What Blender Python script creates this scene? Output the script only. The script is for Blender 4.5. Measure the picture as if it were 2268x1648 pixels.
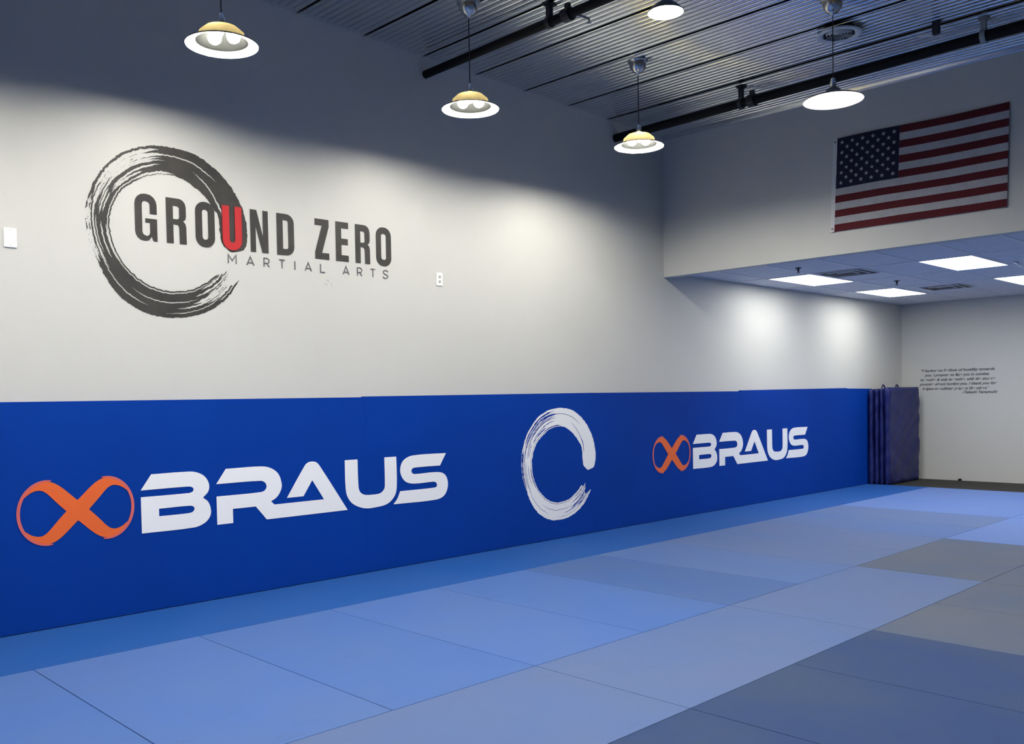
import bpy, bmesh, math, random
from mathutils import Vector, Matrix
PI = math.pi
for o in list(bpy.data.objects): bpy.data.objects.remove(o)
scene = bpy.context.scene
C = scene.collection

# ------------------------------------------------------------------ camera, world, exposure
W_, H_ = 2268, 1648
F_PX, PX, PY = 2030.2, 1109.6, 945.0
cam_d = bpy.data.cameras.new('camera'); cam = bpy.data.objects.new('camera', cam_d); C.objects.link(cam)
cam_d.sensor_fit = 'HORIZONTAL'; cam_d.sensor_width = 36
cam_d.lens = F_PX / W_ * 36
cam_d.shift_x = (W_/2 - PX) / W_
cam_d.shift_y = (PY - H_/2) / W_
r_ = Vector((0.71974, -0.693996, -0.018557)); u_ = Vector((0.035256, 0.009843, 0.99933)); f_ = Vector((0.693348, 0.719912, -0.031552))
m = Matrix((r_, u_, -f_)).transposed().to_4x4(); m.translation = Vector((0, -6.4535, 1.4682))
cam.matrix_world = m
cam_d.clip_end = 100
scene.camera = cam
w = bpy.data.worlds.new('world'); scene.world = w; w.use_nodes = True
w.node_tree.nodes['Background'].inputs[0].default_value = (0.02, 0.025, 0.03, 1)
w.node_tree.nodes['Background'].inputs[1].default_value = 0.2
scene.view_settings.view_transform = 'Standard'; scene.view_settings.look = 'None'
scene.view_settings.gamma = 1; scene.view_settings.use_curve_mapping = False
scene.view_settings.exposure = 0.17
BULB = 395.0        # radiance of the pendant bulbs
LENS = 13.0          # radiance of the troffer lenses

# ------------------------------------------------------------------ helpers
def lin(c): return tuple(((v/255.)/12.92 if v/255. <= .04045 else ((v/255.+.055)/1.055)**2.4) for v in c)
def mat(name, col, rough=.6, metal=0, var=0.0, scale=3.0, bump=0.0, bscale=60, emit=None, estr=0, col2=None, spec=None, tr=0):
    m = bpy.data.materials.new(name); m.use_nodes = True
    nt = m.node_tree; b = nt.nodes['Principled BSDF']
    b.inputs['Base Color'].default_value = (*col, 1); b.inputs['Roughness'].default_value = rough; b.inputs['Metallic'].default_value = metal
    if spec is not None: b.inputs['Specular IOR Level'].default_value = spec
    if emit:
        b.inputs['Emission Color'].default_value = (*emit, 1); b.inputs['Emission Strength'].default_value = estr
    tc = nt.nodes.new('ShaderNodeTexCoord')
    if var or col2:
        n = nt.nodes.new('ShaderNodeTexNoise'); n.inputs['Scale'].default_value = scale; n.inputs['Detail'].default_value = 6
        nt.links.new(tc.outputs['Object'], n.inputs['Vector'])
        r = nt.nodes.new('ShaderNodeMapRange'); r.inputs['From Min'].default_value = .38; r.inputs['From Max'].default_value = .66
        nt.links.new(n.outputs['Fac'], r.inputs['Value'])
        mx = nt.nodes.new('ShaderNodeMix'); mx.data_type = 'RGBA'
        c2 = col2 if col2 else tuple(v*(1-var) for v in col)
        mx.inputs['A'].default_value = (*col, 1); mx.inputs['B'].default_value = (*c2, 1)
        nt.links.new(r.outputs['Result'], mx.inputs['Factor']); nt.links.new(mx.outputs['Result'], b.inputs['Base Color'])
    if bump:
        n2 = nt.nodes.new('ShaderNodeTexNoise'); n2.inputs['Scale'].default_value = bscale; n2.inputs['Detail'].default_value = 4
        nt.links.new(tc.outputs['Object'], n2.inputs['Vector'])
        bp = nt.nodes.new('ShaderNodeBump'); bp.inputs['Strength'].default_value = bump; bp.inputs['Distance'].default_value = .01
        nt.links.new(n2.outputs['Fac'], bp.inputs['Height']); nt.links.new(bp.outputs['Normal'], b.inputs['Normal'])
    return m

M = {}
M['wall'] = mat('wall_paint', (.560, .562, .528), .62, var=.035, scale=.8, bump=.12, bscale=130)
M['wall2'] = mat('wall_paint_grey', (.13, .135, .14), .65, var=.05, scale=.8, bump=.1, bscale=130)
M['pad'] = mat('wall_pad_vinyl', (.0008, .040, .30), .62, var=.08, scale=1.1, spec=.08)
M['deck'] = mat('galvanised_deck', (.88, .90, .91), .18, metal=1, var=.08, scale=2)
M['dark'] = mat('dark_void', (.02, .02, .022), .8)
M['pipe'] = mat('black_pipe', (.008, .007, .007), .6, spec=.15)
M['hanger'] = mat('dark_steel', (.03, .03, .034), .5, metal=.5)
M['hangergrey'] = mat('grey_steel', (.30, .32, .32), .5, metal=.3)  # lighter grey steel, for one hanger and the spray head
M['chrome'] = mat('nickel', (.62, .62, .60), .22, metal=1)
M['shade'] = mat('shade_steel', (.10, .10, .10), .45, metal=.6)
M['shadein'] = mat('shade_enamel', (.90, .89, .85), .5)
M['shadowstep'] = mat('step_shadow_black', (.004, .0042, .004), .9, spec=0)  # near-black standing for the shadowed step inside a lamp shade; not assigned
def translucent(name, col, tcol):
    m = bpy.data.materials.new(name); m.use_nodes = True; nt = m.node_tree; nt.nodes.clear()
    o = nt.nodes.new('ShaderNodeOutputMaterial'); d = nt.nodes.new('ShaderNodeBsdfDiffuse'); t = nt.nodes.new('ShaderNodeBsdfTranslucent'); a = nt.nodes.new('ShaderNodeAddShader')
    d.inputs[0].default_value = (*col, 1); t.inputs[0].default_value = (*tcol, 1)
    nt.links.new(d.outputs[0], a.inputs[0]); nt.links.new(t.outputs[0], a.inputs[1]); nt.links.new(a.outputs[0], o.inputs[0]); return m
M['dome'] = translucent('shadowed_dome', (.004, .0042, .004), (.0072, .0058, .0026))  # near-black colour paints the shadow inside; yellow is let through from the bulbs
M['cord'] = mat('black_cord', (.015, .015, .018), .6)
M['bulb'] = mat('bulb_glow', (1, .95, .86), .4, emit=(1, .955, .87), estr=BULB)
M['bulb3'] = mat('bulb_glow_bright', (1, .95, .86), .4, emit=(1, .955, .87), estr=BULB*1.75)
M['bulbM'] = mat('bulb_glow_single', (1, .95, .86), .4, emit=(1, .955, .87), estr=BULB*.55)
M['bulbF'] = mat('bulb_glow_unseen', (1, .95, .86), .4, emit=(1, .965, .90), estr=BULB*1.55)
M['bulbS'] = mat('bulb_glow_small', (1, .95, .86), .4, emit=(1, .955, .87), estr=BULB*.7)
M['lens'] = mat('troffer_lens', (.9, .9, .9), .4, emit=(1, .99, .96), estr=LENS)
M['tee'] = mat('white_tee', (.75, .76, .78), .5)
M['tile'] = mat('ceiling_tile', (.66, .68, .72), .8, var=.08, scale=14, bump=.15, bscale=80)
M['vent'] = mat('vent_white', (.72, .74, .74), .45)
M['ventdark'] = mat('vent_dark', (.012, .012, .014), .7)
M['fdark'] = mat('rubber_sheet', (.020, .019, .015), .9, var=.3, scale=6)
M['conc'] = mat('concrete', (.12, .12, .12), .8, var=.2)
M['ink'] = mat('black_paint', (.017, .016, .0155), .6, col2=(.030, .028, .024), scale=7)
M['red'] = mat('red_paint', (.46, .006, .012), .5)
M['redline'] = mat('dark_red_paint', (.06, .008, .006), .5)
M['thin'] = mat('grey_lettering', (.10, .10, .105), .55)
M['white'] = mat('white_vinyl', (.86, .87, .88), .5)
M['orange'] = mat('orange_vinyl', (.82, .135, .020), .5)
M['pink'] = mat('pink_vinyl', (.66, .13, .115), .5)
M['navy'] = mat('navy_vinyl', (.009, .015, .105), .45, var=.15, scale=3, bump=.8, bscale=6, spec=.3)
M['navy2'] = mat('navy_vinyl_dark', (.006, .008, .045), .5)
M['plate'] = mat('ivory_plate', (.93, .93, .88), .35)
M['slot'] = mat('socket_grey', (.55, .54, .49), .5)
M['fred'] = mat('flag_red', (.085, .002, .006), .85, bump=.2, bscale=200)
M['fwhite'] = mat('flag_white', (.42, .42, .43), .85, bump=.2, bscale=200, var=.1, scale=12)
M['fhead'] = mat('flag_header', (.66, .66, .64), .8)
M['fblue'] = mat('flag_blue', (.0035, .0045, .025), .85)

def scuff(m, p, r):
    nt = m.node_tree; b = nt.nodes['Principled BSDF']; src = b.inputs['Base Color'].links[0].from_socket
    g = nt.nodes.new('ShaderNodeNewGeometry'); d = nt.nodes.new('ShaderNodeVectorMath'); d.operation = 'DISTANCE'; d.inputs[1].default_value = p
    n = nt.nodes.new('ShaderNodeTexNoise'); n.inputs['Scale'].default_value = 38; n.inputs['Detail'].default_value = 3
    nt.links.new(g.outputs['Position'], n.inputs['Vector']); nt.links.new(g.outputs['Position'], d.inputs[0])
    a = nt.nodes.new('ShaderNodeMapRange'); a.inputs['From Min'].default_value = r; a.inputs['From Max'].default_value = r*.3
    nt.links.new(d.outputs['Value'], a.inputs['Value'])
    c = nt.nodes.new('ShaderNodeMapRange'); c.inputs['From Min'].default_value = .50; c.inputs['From Max'].default_value = .62
    nt.links.new(n.outputs['Fac'], c.inputs['Value'])
    k = nt.nodes.new('ShaderNodeMath'); k.operation = 'MULTIPLY'; nt.links.new(a.outputs[0], k.inputs[0]); nt.links.new(c.outputs[0], k.inputs[1])
    k2 = nt.nodes.new('ShaderNodeMath'); k2.operation = 'MULTIPLY'; nt.links.new(k.outputs[0], k2.inputs[0]); k2.inputs[1].default_value = .45
    mx = nt.nodes.new('ShaderNodeMix'); mx.data_type = 'RGBA'; mx.inputs['B'].default_value = (.22, .21, .19, 1)
    nt.links.new(src, mx.inputs['A']); nt.links.new(k2.outputs[0], mx.inputs['Factor']); nt.links.new(mx.outputs['Result'], b.inputs['Base Color'])
scuff(M['wall'], (4.27, 0, 2.447), .055)

# blue mats: one shader, tone chosen per mat
def matmat(name, col, worn, amt):
    m = bpy.data.materials.new(name); m.use_nodes = True; nt = m.node_tree; b = nt.nodes['Principled BSDF']
    tc = nt.nodes.new('ShaderNodeTexCoord'); geo = nt.nodes.new('ShaderNodeNewGeometry')
    n = nt.nodes.new('ShaderNodeTexNoise'); n.inputs['Scale'].default_value = .9; n.inputs['Detail'].default_value = 7; n.inputs['Roughness'].default_value = .6
    nt.links.new(geo.outputs['Position'], n.inputs['Vector'])
    r = nt.nodes.new('ShaderNodeMapRange'); r.inputs['From Min'].default_value = .35; r.inputs['From Max'].default_value = .68; r.inputs['To Max'].default_value = amt
    nt.links.new(n.outputs['Fac'], r.inputs['Value'])
    mx = nt.nodes.new('ShaderNodeMix'); mx.data_type = 'RGBA'; mx.inputs['A'].default_value = (*col, 1); mx.inputs['B'].default_value = (*worn, 1)
    nt.links.new(r.outputs['Result'], mx.inputs['Factor'])
    # scuff marks: stretched darker / lighter streaks
    mp = nt.nodes.new('ShaderNodeMapping'); mp.inputs['Scale'].default_value = (1.3, 5.5, 1); mp.inputs['Rotation'].default_value = (0, 0, .6)
    nt.links.new(geo.outputs['Position'], mp.inputs['Vector'])
    n3 = nt.nodes.new('ShaderNodeTexNoise'); n3.inputs['Scale'].default_value = 2.0; n3.inputs['Detail'].default_value = 10; n3.inputs['Roughness'].default_value = .78
    nt.links.new(mp.outputs['Vector'], n3.inputs['Vector'])
    r3 = nt.nodes.new('ShaderNodeMapRange'); r3.inputs['From Min'].default_value = .57; r3.inputs['From Max'].default_value = .78; r3.inputs['To Max'].default_value = .8
    nt.links.new(n3.outputs['Fac'], r3.inputs['Value'])
    mx2 = nt.nodes.new('ShaderNodeMix'); mx2.data_type = 'RGBA'; mx2.inputs['B'].default_value = (*[v*.62 for v in worn], 1)
    nt.links.new(mx.outputs['Result'], mx2.inputs['A']); nt.links.new(r3.outputs['Result'], mx2.inputs['Factor'])
    nt.links.new(mx2.outputs['Result'], b.inputs['Base Color'])
    n2 = nt.nodes.new('ShaderNodeTexNoise'); n2.inputs['Scale'].default_value = 260; n2.inputs['Detail'].default_value = 2
    nt.links.new(geo.outputs['Position'], n2.inputs['Vector'])
    bp = nt.nodes.new('ShaderNodeBump'); bp.inputs['Strength'].default_value = .25; bp.inputs['Distance'].default_value = .002
    nt.links.new(n2.outputs['Fac'], bp.inputs['Height']); nt.links.new(bp.outputs['Normal'], b.inputs['Normal'])
    b.inputs['Roughness'].default_value = .62; b.inputs['Specular IOR Level'].default_value = .16
    return m
MM = {
 'edge':  matmat('mat_blue_edge', (.014, .088, .33), (.024, .095, .32), .7),
 'a':     matmat('mat_blue_a', (.066, .148, .41), (.082, .155, .37), .8),
 'a2':    matmat('mat_blue_a_lighter', (.071, .153, .42), (.090, .162, .37), .9),
 'b':     matmat('mat_blue_b', (.092, .155, .34), (.112, .162, .31), .9),
 'c':     matmat('mat_blue_c', (.056, .126, .345), (.076, .136, .30), .9),
 'ab':    matmat('mat_blue_mid', (.080, .153, .37), (.100, .160, .33), .9),
 'd':     matmat('mat_blue_worn', (.019, .050, .155), (.036, .066, .140), 1),
 'g':     matmat('mat_grey_worn', (.072, .105, .185), (.100, .120, .165), 1),
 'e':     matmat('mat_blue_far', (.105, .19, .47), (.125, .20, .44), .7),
}

def link(name, me, m, parent=None, smooth=False):
    o = bpy.data.objects.new(name, me); C.objects.link(o)
    if m is not None:
        me.materials.clear(); me.materials.append(m)
    if smooth:
        for p in me.polygons: p.use_smooth = True
    if parent is not None: o.parent = parent
    return o
def from_bm(name, bm, m, parent=None, smooth=False):
    bmesh.ops.recalc_face_normals(bm, faces=bm.faces)
    me = bpy.data.meshes.new(name); bm.to_mesh(me); bm.free()
    return link(name, me, m, parent, smooth)
def bx(bm, x0, x1, y0, y1, z0, z1, bev=0):
    vs = [bm.verts.new((x, y, z)) for x in (x0, x1) for y in (y0, y1) for z in (z0, z1)]
    fs = [(0,1,3,2),(4,6,7,5),(0,4,5,1),(2,3,7,6),(0,2,6,4),(1,5,7,3)]
    F = [bm.faces.new([vs[i] for i in f]) for f in fs]
    if bev:
        ed = list({e for f in F for e in f.edges})
        bmesh.ops.bevel(bm, geom=ed, offset=bev, segments=2, affect='EDGES', profile=.6)
def box(name, x0, x1, y0, y1, z0, z1, m, parent=None, bev=0):
    bm = bmesh.new(); bx(bm, min(x0,x1), max(x0,x1), min(y0,y1), max(y0,y1), min(z0,z1), max(z0,z1), bev)
    return from_bm(name, bm, m, parent)
def tube(bm, a, b, r, n=14, cap=True):
    a = Vector(a); b = Vector(b); d = (b-a).normalized()
    u = d.orthogonal().normalized(); v = d.cross(u)
    A = [bm.verts.new(a + u*r*math.cos(2*PI*i/n) + v*r*math.sin(2*PI*i/n)) for i in range(n)]
    B = [bm.verts.new(b + u*r*math.cos(2*PI*i/n) + v*r*math.sin(2*PI*i/n)) for i in range(n)]
    for i in range(n): bm.faces.new((A[i], A[(i+1)%n], B[(i+1)%n], B[i]))
    if cap: bm.faces.new(A); bm.faces.new(B[::-1])
def lathe(bm, prof, n=40, c=(0,0,0)):
    rings = []
    for r, z in prof:
        if r < 1e-5: rings.append([bm.verts.new((c[0], c[1], c[2]+z))])
        else: rings.append([bm.verts.new((c[0]+r*math.cos(2*PI*i/n), c[1]+r*math.sin(2*PI*i/n), c[2]+z)) for i in range(n)])
    for k in range(len(rings)-1):
        a, b = rings[k], rings[k+1]
        for i in range(n):
            j = (i+1) % n
            if len(a) == 1 and len(b) == 1: continue
            if len(a) == 1: bm.faces.new((a[0], b[i], b[j]))
            elif len(b) == 1: bm.faces.new((a[i], a[j], b[0]))
            else: bm.faces.new((a[i], a[j], b[j], b[i]))
def thing(name, label, cat, loc=(0,0,0), group=None):
    o = bpy.data.objects.new(name, None); C.objects.link(o); o.location = loc
    o.empty_display_size = .1
    o['label'] = label; o['category'] = cat
    if group: o['group'] = group
    return o
def tag(o, label, cat, group=None):
    o['label'] = label; o['category'] = cat
    if group: o['group'] = group
    return o
def struct(o): o['kind'] = 'structure'; return o

# ------------------------------------------------------------------ the room
XB, XE, ZLOW, ZBUL = 8.92, 15.63, 2.898, 2.847
X0, YR = -5.2, -11.5
def zc(x, y): return 4.654 - .0203*x + .0084*y
wl = struct(box('wall_left', X0, XE+.15, 0, .15, -.05, 4.9, M['wall']))
struct(box('wall_back', XE, XE+.15, YR, 0, -.05, 3.05, M['wall']))
wb = struct(box('wall_bulkhead', XB, XB+.13, YR, 0, ZBUL, 4.9, M['wall']))
struct(box('wall_rear', X0-.15, X0, YR, .15, -.05, 4.9, M['wall2']))
struct(box('wall_right', X0, XE+.15, YR-.15, YR, -.05, 4.9, M['wall2']))
fl = struct(box('floor', X0, XE+.15, YR, 0, -.12, -.045, M['conc']))
ce = struct(box('ceiling', X0-.15, XB+.2, YR, .15, 4.84, 4.92, M['dark']))
# corrugated deck: sheets 0.65 m wide, ten ribs of 65 mm, running across the room
x = 4.04 - .65*14
sheets = []
while x < XB:
    xa = max(x+.0005, X0); xb_ = min(x+.6405, XB)
    prof = []
    RIB = [(.02,.0028), (.08,.0018), (.15,.0009), (.23,.0002), (.31,0), (.39,.0002), (.47,.0009), (.54,.0018), (.60,.0028), (.63,.012), (.67,.026), (.95,.026), (.99,.012)]
    for k in range(10):
        for f, dz in RIB:
            q = x + .065*(k + f)
            if xa < q < xb_: prof.append((q, dz))
    bm = bmesh.new()
    ya, yb = .0, YR
    P = [[bm.verts.new((q, y, zc(q, y)+dz)) for q, dz in prof] for y in (ya, YR/2, yb)]
    for r in range(2):
        for i in range(len(prof)-1): bm.faces.new((P[r][i], P[r][i+1], P[r+1][i+1], P[r+1][i]))
    if len(prof) > 3: from_bm('deck_sheet', bm, M['deck'], ce, True)
    else: bm.free()
    x += .65

# lower ceiling behind the bulkhead: tiles on a white grid
cl = struct(box('ceiling', XB+.13, XE, YR, 0, ZLOW+.03, ZLOW+.09, M['dark']))
tx = [XB+.13, 9.25, 10.47, 11.69, 12.89, 14.09, 15.31, XE]
ty = [0, -.44, -1.05]
while ty[-1] > YR+.7: ty.append(ty[-1] - .615)
ty.append(YR)
TROF = [(10.47, 11.69, j) for j in (1, 4, 7, 10, 13)] + [(12.89, 14.09, j) for j in (1, 4, 7, 10, 13)]
trof_cells = {(2, j) for _, _, j in TROF} | {(4, j) for _, _, j in TROF}
DIFF = {(2, 2): 'a', (4, 2): 'b', (3, 5): 'c'}
for i in range(len(tx)-1):
    for j in range(len(ty)-1):
        if (i, j) in trof_cells: continue
        box('ceiling_tile', tx[i]+.006, tx[i+1]-.006, ty[j+1]+.006, ty[j]-.006, ZLOW+.006, ZLOW+.02, M['tile'], cl)
for i in range(1, len(tx)-1):
    for j in range(len(ty)-1):
        box('grid_bar', tx[i]-.012, tx[i]+.012, ty[j+1]+.012, ty[j]-.012, ZLOW, ZLOW+.006, M['tee'], cl)
for j in range(1, len(ty)-1):
    box('grid_bar', XB+.13, XE, ty[j]-.012, ty[j]+.012, ZLOW, ZLOW+.0065, M['tee'], cl)

# ------------------------------------------------------------------ floor mats (parts of the floor)
random.seed(4)
def fmat(x0, x1, y0, y1, key, dz=0):
    g = .0022
    bm = bmesh.new(); bx(bm, x0+g, x1-g, y0+g, y1-g, -.04, 0+dz, .003)
    return from_bm('floor_mat', bm, MM[key], fl)
XM = 14.2
S = lambda k: 1.62 + .971*k          # seams along the wall
R0, R1, R2, R3, R4, R5, R6 = -.052, -.978, -2.990, -3.995, -6.005, -7.01, -9.02
# row against the wall, mats laid lengthways
xs = [S(-7), S(9), XM]
for i in range(len(xs)-1): fmat(xs[i], xs[i+1], R1, R0, 'edge' if xs[i] < 9.2 else ('edge' if i % 2 else 'edge'))
def rowY(y0, y1, keys, kx0=-7, kx1=13):
    k = kx0
    while k < kx1:
        xa, xb_ = S(k), min(S(k+1), XM)
        if xb_ > xa: fmat(xa, xb_, y0, y1, keys(k))
        k += 1
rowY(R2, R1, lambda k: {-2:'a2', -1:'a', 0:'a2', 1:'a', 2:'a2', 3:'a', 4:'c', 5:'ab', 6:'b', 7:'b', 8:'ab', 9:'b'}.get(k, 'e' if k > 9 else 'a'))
for i, k in enumerate(range(-6, 13, 2)):
    xa, xb_ = S(k), min(S(k+2), XM)
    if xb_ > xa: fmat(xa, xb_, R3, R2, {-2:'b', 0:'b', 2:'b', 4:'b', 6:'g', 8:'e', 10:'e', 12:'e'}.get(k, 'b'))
rowY(R4, R3, lambda k: 'd' if k < 4 else 'g')
for k in range(-6, 13, 2):
    xa, xb_ = S(k), min(S(k+2), XM)
    if xb_ > xa: fmat(xa, xb_, R5, R4, 'd')
rowY(R6, R5, lambda k: 'c')
for k in range(-6, 13, 2):
    xa, xb_ = S(k), min(S(k+2), XM)
    if xb_ > xa: fmat(xa, xb_, YR, R6, 'c')
box('rubber_sheet', XM+.004, XE, YR, 0, -.045, -.012, M['fdark'], fl)

# ------------------------------------------------------------------ wall padding
wp = thing('wall_padding', 'long bright blue vinyl padding along the foot of the left wall', 'wall padding', (5, -.025, 0))
PADS = [(-5.15, -1.405, 1.497, 1.499), (-1.4045, 1.5795, 1.499, 1.499), (1.58, 4.565, 1.499, 1.494), (4.5655, 7.554, 1.500, 1.503), (7.5545, 10.522, 1.502, 1.494), (10.5225, 13.502, 1.506, 1.518), (13.5025, 14.36, 1.511, 1.502)]
for xa, xb_, za, zb in PADS:
    bm = bmesh.new(); bx(bm, xa, xb_, -.05, -.001, .002, 1.5, .0012)
    for v in bm.verts:
        if v.co.z > 1: v.co.z += (za + (zb-za)*(v.co.x-xa)/(xb_-xa)) - 1.5
        v.co -= Vector((5, -.025, 0))
    from_bm('pad_panel', bm, M['pad'], wp)

# ------------------------------------------------------------------ flat graphics on the walls (x along wall, z up)
def fillmesh(contours, plane, thick):
    """contours: list of closed point lists in wall metres (x,z); holes allowed. plane(x,z,d)->world"""
    cu = bpy.data.curves.new('tmp', 'CURVE'); cu.dimensions = '2D'; cu.fill_mode = 'BOTH'; cu.extrude = thick/2
    for c in contours:
        sp = cu.splines.new('POLY'); sp.points.add(len(c)-1); sp.use_cyclic_u = True
        for p, (a, b) in zip(sp.points, c): p.co = (a, b, 0, 1)
    ob = bpy.data.objects.new('tmp', cu); C.objects.link(ob)
    dg = bpy.context.evaluated_depsgraph_get(); dg.update()
    me = bpy.data.meshes.new_from_object(ob.evaluated_get(dg))
    bpy.data.objects.remove(ob); bpy.data.curves.remove(cu)
    for v in me.vertices:
        v.co = plane(v.co.x, v.co.y, v.co.z + thick/2)
    return me
def plane_left(off, org=(0,0,0)):          # faces -Y
    return lambda x, z, d: Vector((x-org[0], -off-d-org[1], z-org[2]))
def smooth(pts, n=5):
    """pts: (x, z, flag) flag 1 = smooth knot (Catmull-Rom), 0 = corner"""
    out = []; N = len(pts)
    for i in range(N):
        p0, p1, p2, p3 = pts[i-1], pts[i], pts[(i+1) % N], pts[(i+2) % N]
        if not p1[2] and not p2[2]: out.append((p1[0], p1[1])); continue
        L = math.hypot(p2[0]-p1[0], p2[1]-p1[1])
        def tan(a, b, c, fl, first):
            if fl:
                tx, tz = c[0]-a[0], c[1]-a[1]; l = math.hypot(tx, tz) or 1
                return (tx/l*L, tz/l*L)
            return (p2[0]-p1[0], p2[1]-p1[1])
        m1 = tan(p0, p1, p2, p1[2], 1); m2 = tan(p1, p2, p3, p2[2], 0)
        for k in range(n):
            t = k/n; a = 2*t**3-3*t*t+1; b = t**3-2*t*t+t; c = -2*t**3+3*t*t; d = t**3-t*t
            out.append((a*p1[0]+b*m1[0]+c*p2[0]+d*m2[0], a*p1[1]+b*m1[1]+c*p2[1]+d*m2[1]))
    return out
def rr(x0, z0, x1, z1, r, n=6):
    """rounded rect, r = (bl, br, tr, tl)"""
    if not isinstance(r, tuple): r = (r,)*4
    out = []
    for (cx, cz, rad, a0) in ((x0+r[0], z0+r[0], r[0], PI), (x1-r[1], z0+r[1], r[1], 1.5*PI), (x1-r[2], z1-r[2], r[2], 0), (x0+r[3], z1-r[3], r[3], .5*PI)):
        if rad <= 0: out.append((cx, cz)); continue
        for k in range(n+1):
            a = a0 + k/n*PI/2; out.append((cx+rad*math.cos(a), cz+rad*math.sin(a)))
    return out
def ribbon(pts, wd):
    L, Rr = [], []
    for i, p in enumerate(pts):
        a = pts[max(i-1, 0)]; b = pts[min(i+1, len(pts)-1)]
        if 0 < i < len(pts)-1:
            d1 = (p[0]-a[0], p[1]-a[1]); d2 = (b[0]-p[0], b[1]-p[1])
            l1 = math.hypot(*d1); l2 = math.hypot(*d2)
            n = (-(d1[1]/l1+d2[1]/l2), d1[0]/l1+d2[0]/l2); ln = math.hypot(*n); n = (n[0]/ln, n[1]/ln)
            cosx = n[0]*(-d1[1]/l1)+n[1]*d1[0]/l1; s = 1/max(cosx, .45)
        else:
            d = (b[0]-a[0], b[1]-a[1]); l = math.hypot(*d); n = (-d[1]/l, d[0]/l); s = 1
        ww = (wd[i] if isinstance(wd, list) else wd)/2*s
        L.append((p[0]+n[0]*ww, p[1]+n[1]*ww)); Rr.append((p[0]-n[0]*ww, p[1]-n[1]*ww))
    return L + Rr[::-1]

# --- brush circle: paint mask evaluated on a fine polar grid
OUTP = [(-12,.80),(-8,.90),(0,.935),(9,.953),(21,.965),(34,.974),(48,.98),(62,.99),(73,1.0),(83,.99),(95,.995),(108,1.005),(125,1.018),(150,1.015),(174,1.01),(192,.985),(204,.968),(215,.99),(232,1.015),(253,1.01),(265,.99),(288,.973),(310,.965),(321,.95),(335,.94)]
INP = [(-12,.66),(-8,.60),(0,.58),(10,.58),(26,.618),(39,.607),(52,.618),(65,.628),(84,.665),(96,.675),(130,.694),(150,.735),(171,.747),(197,.735),(225,.712),(252,.695),(270,.675),(302,.665),(323,.677),(335,.69)]
# white streaks: (theta0, theta1, v0, v1, width, ragged)
GAPS = [(50,112,.66,.70,.030,0),(95,122,.70,.66,.085,.3),(17,72,.10,.42,.032,0),(14,40,.10,.26,.03,.2),
 (99,162,.86,.84,.10,.4),(102,178,.74,.70,.085,.5),(97,150,.58,.55,.045,.3),(96,168,.49,.52,.050,.3),(100,150,.35,.30,.045,.4),
 (112,160,.64,.62,.05,.7),(118,152,.20,.24,.07,.7),(92,330,.085,.075,.030,0),(88,132,.05,.08,.06,.2),(150,172,.42,.44,.05,.2),(152,170,.30,.32,.04,.2),
 (160,206,.90,.93,.13,.9),(163,205,.82,.80,.035,.2),(158,212,.70,.66,.050,.2),(172,200,.58,.56,.03,.1),(176,206,.36,.34,.045,.1),(178,212,.14,.10,.06,.2),
 (190,250,.72,.70,.028,0),(232,292,.44,.42,.026,0),(262,312,.84,.80,.022,0),(270,326,.66,.62,.045,.3),(284,336,.55,.50,.10,.6),(296,336,.72,.76,.075,.5),
 (288,336,.30,.34,.055,.5),(296,336,.15,.16,.06,.8),(300,336,.42,.40,.03,.3),(305,336,.88,.90,.035,.4)]
def hsh(i, j=0):
    v = math.sin(i*127.1 + j*311.7)*43758.5453; return v - math.floor(v)
def vnoise(x, j=0):
    i = math.floor(x); f = x-i; f = f*f*(3-2*f); return hsh(i, j)*(1-f)+hsh(i+1, j)*f
def interp(T, a):
    for k in range(len(T)-1):
        if T[k][0] <= a <= T[k+1][0]:
            t = (a-T[k][0])/(T[k+1][0]-T[k][0]); return T[k][1]*(1-t)+T[k+1][1]*t
    return T[-1][1]
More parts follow.
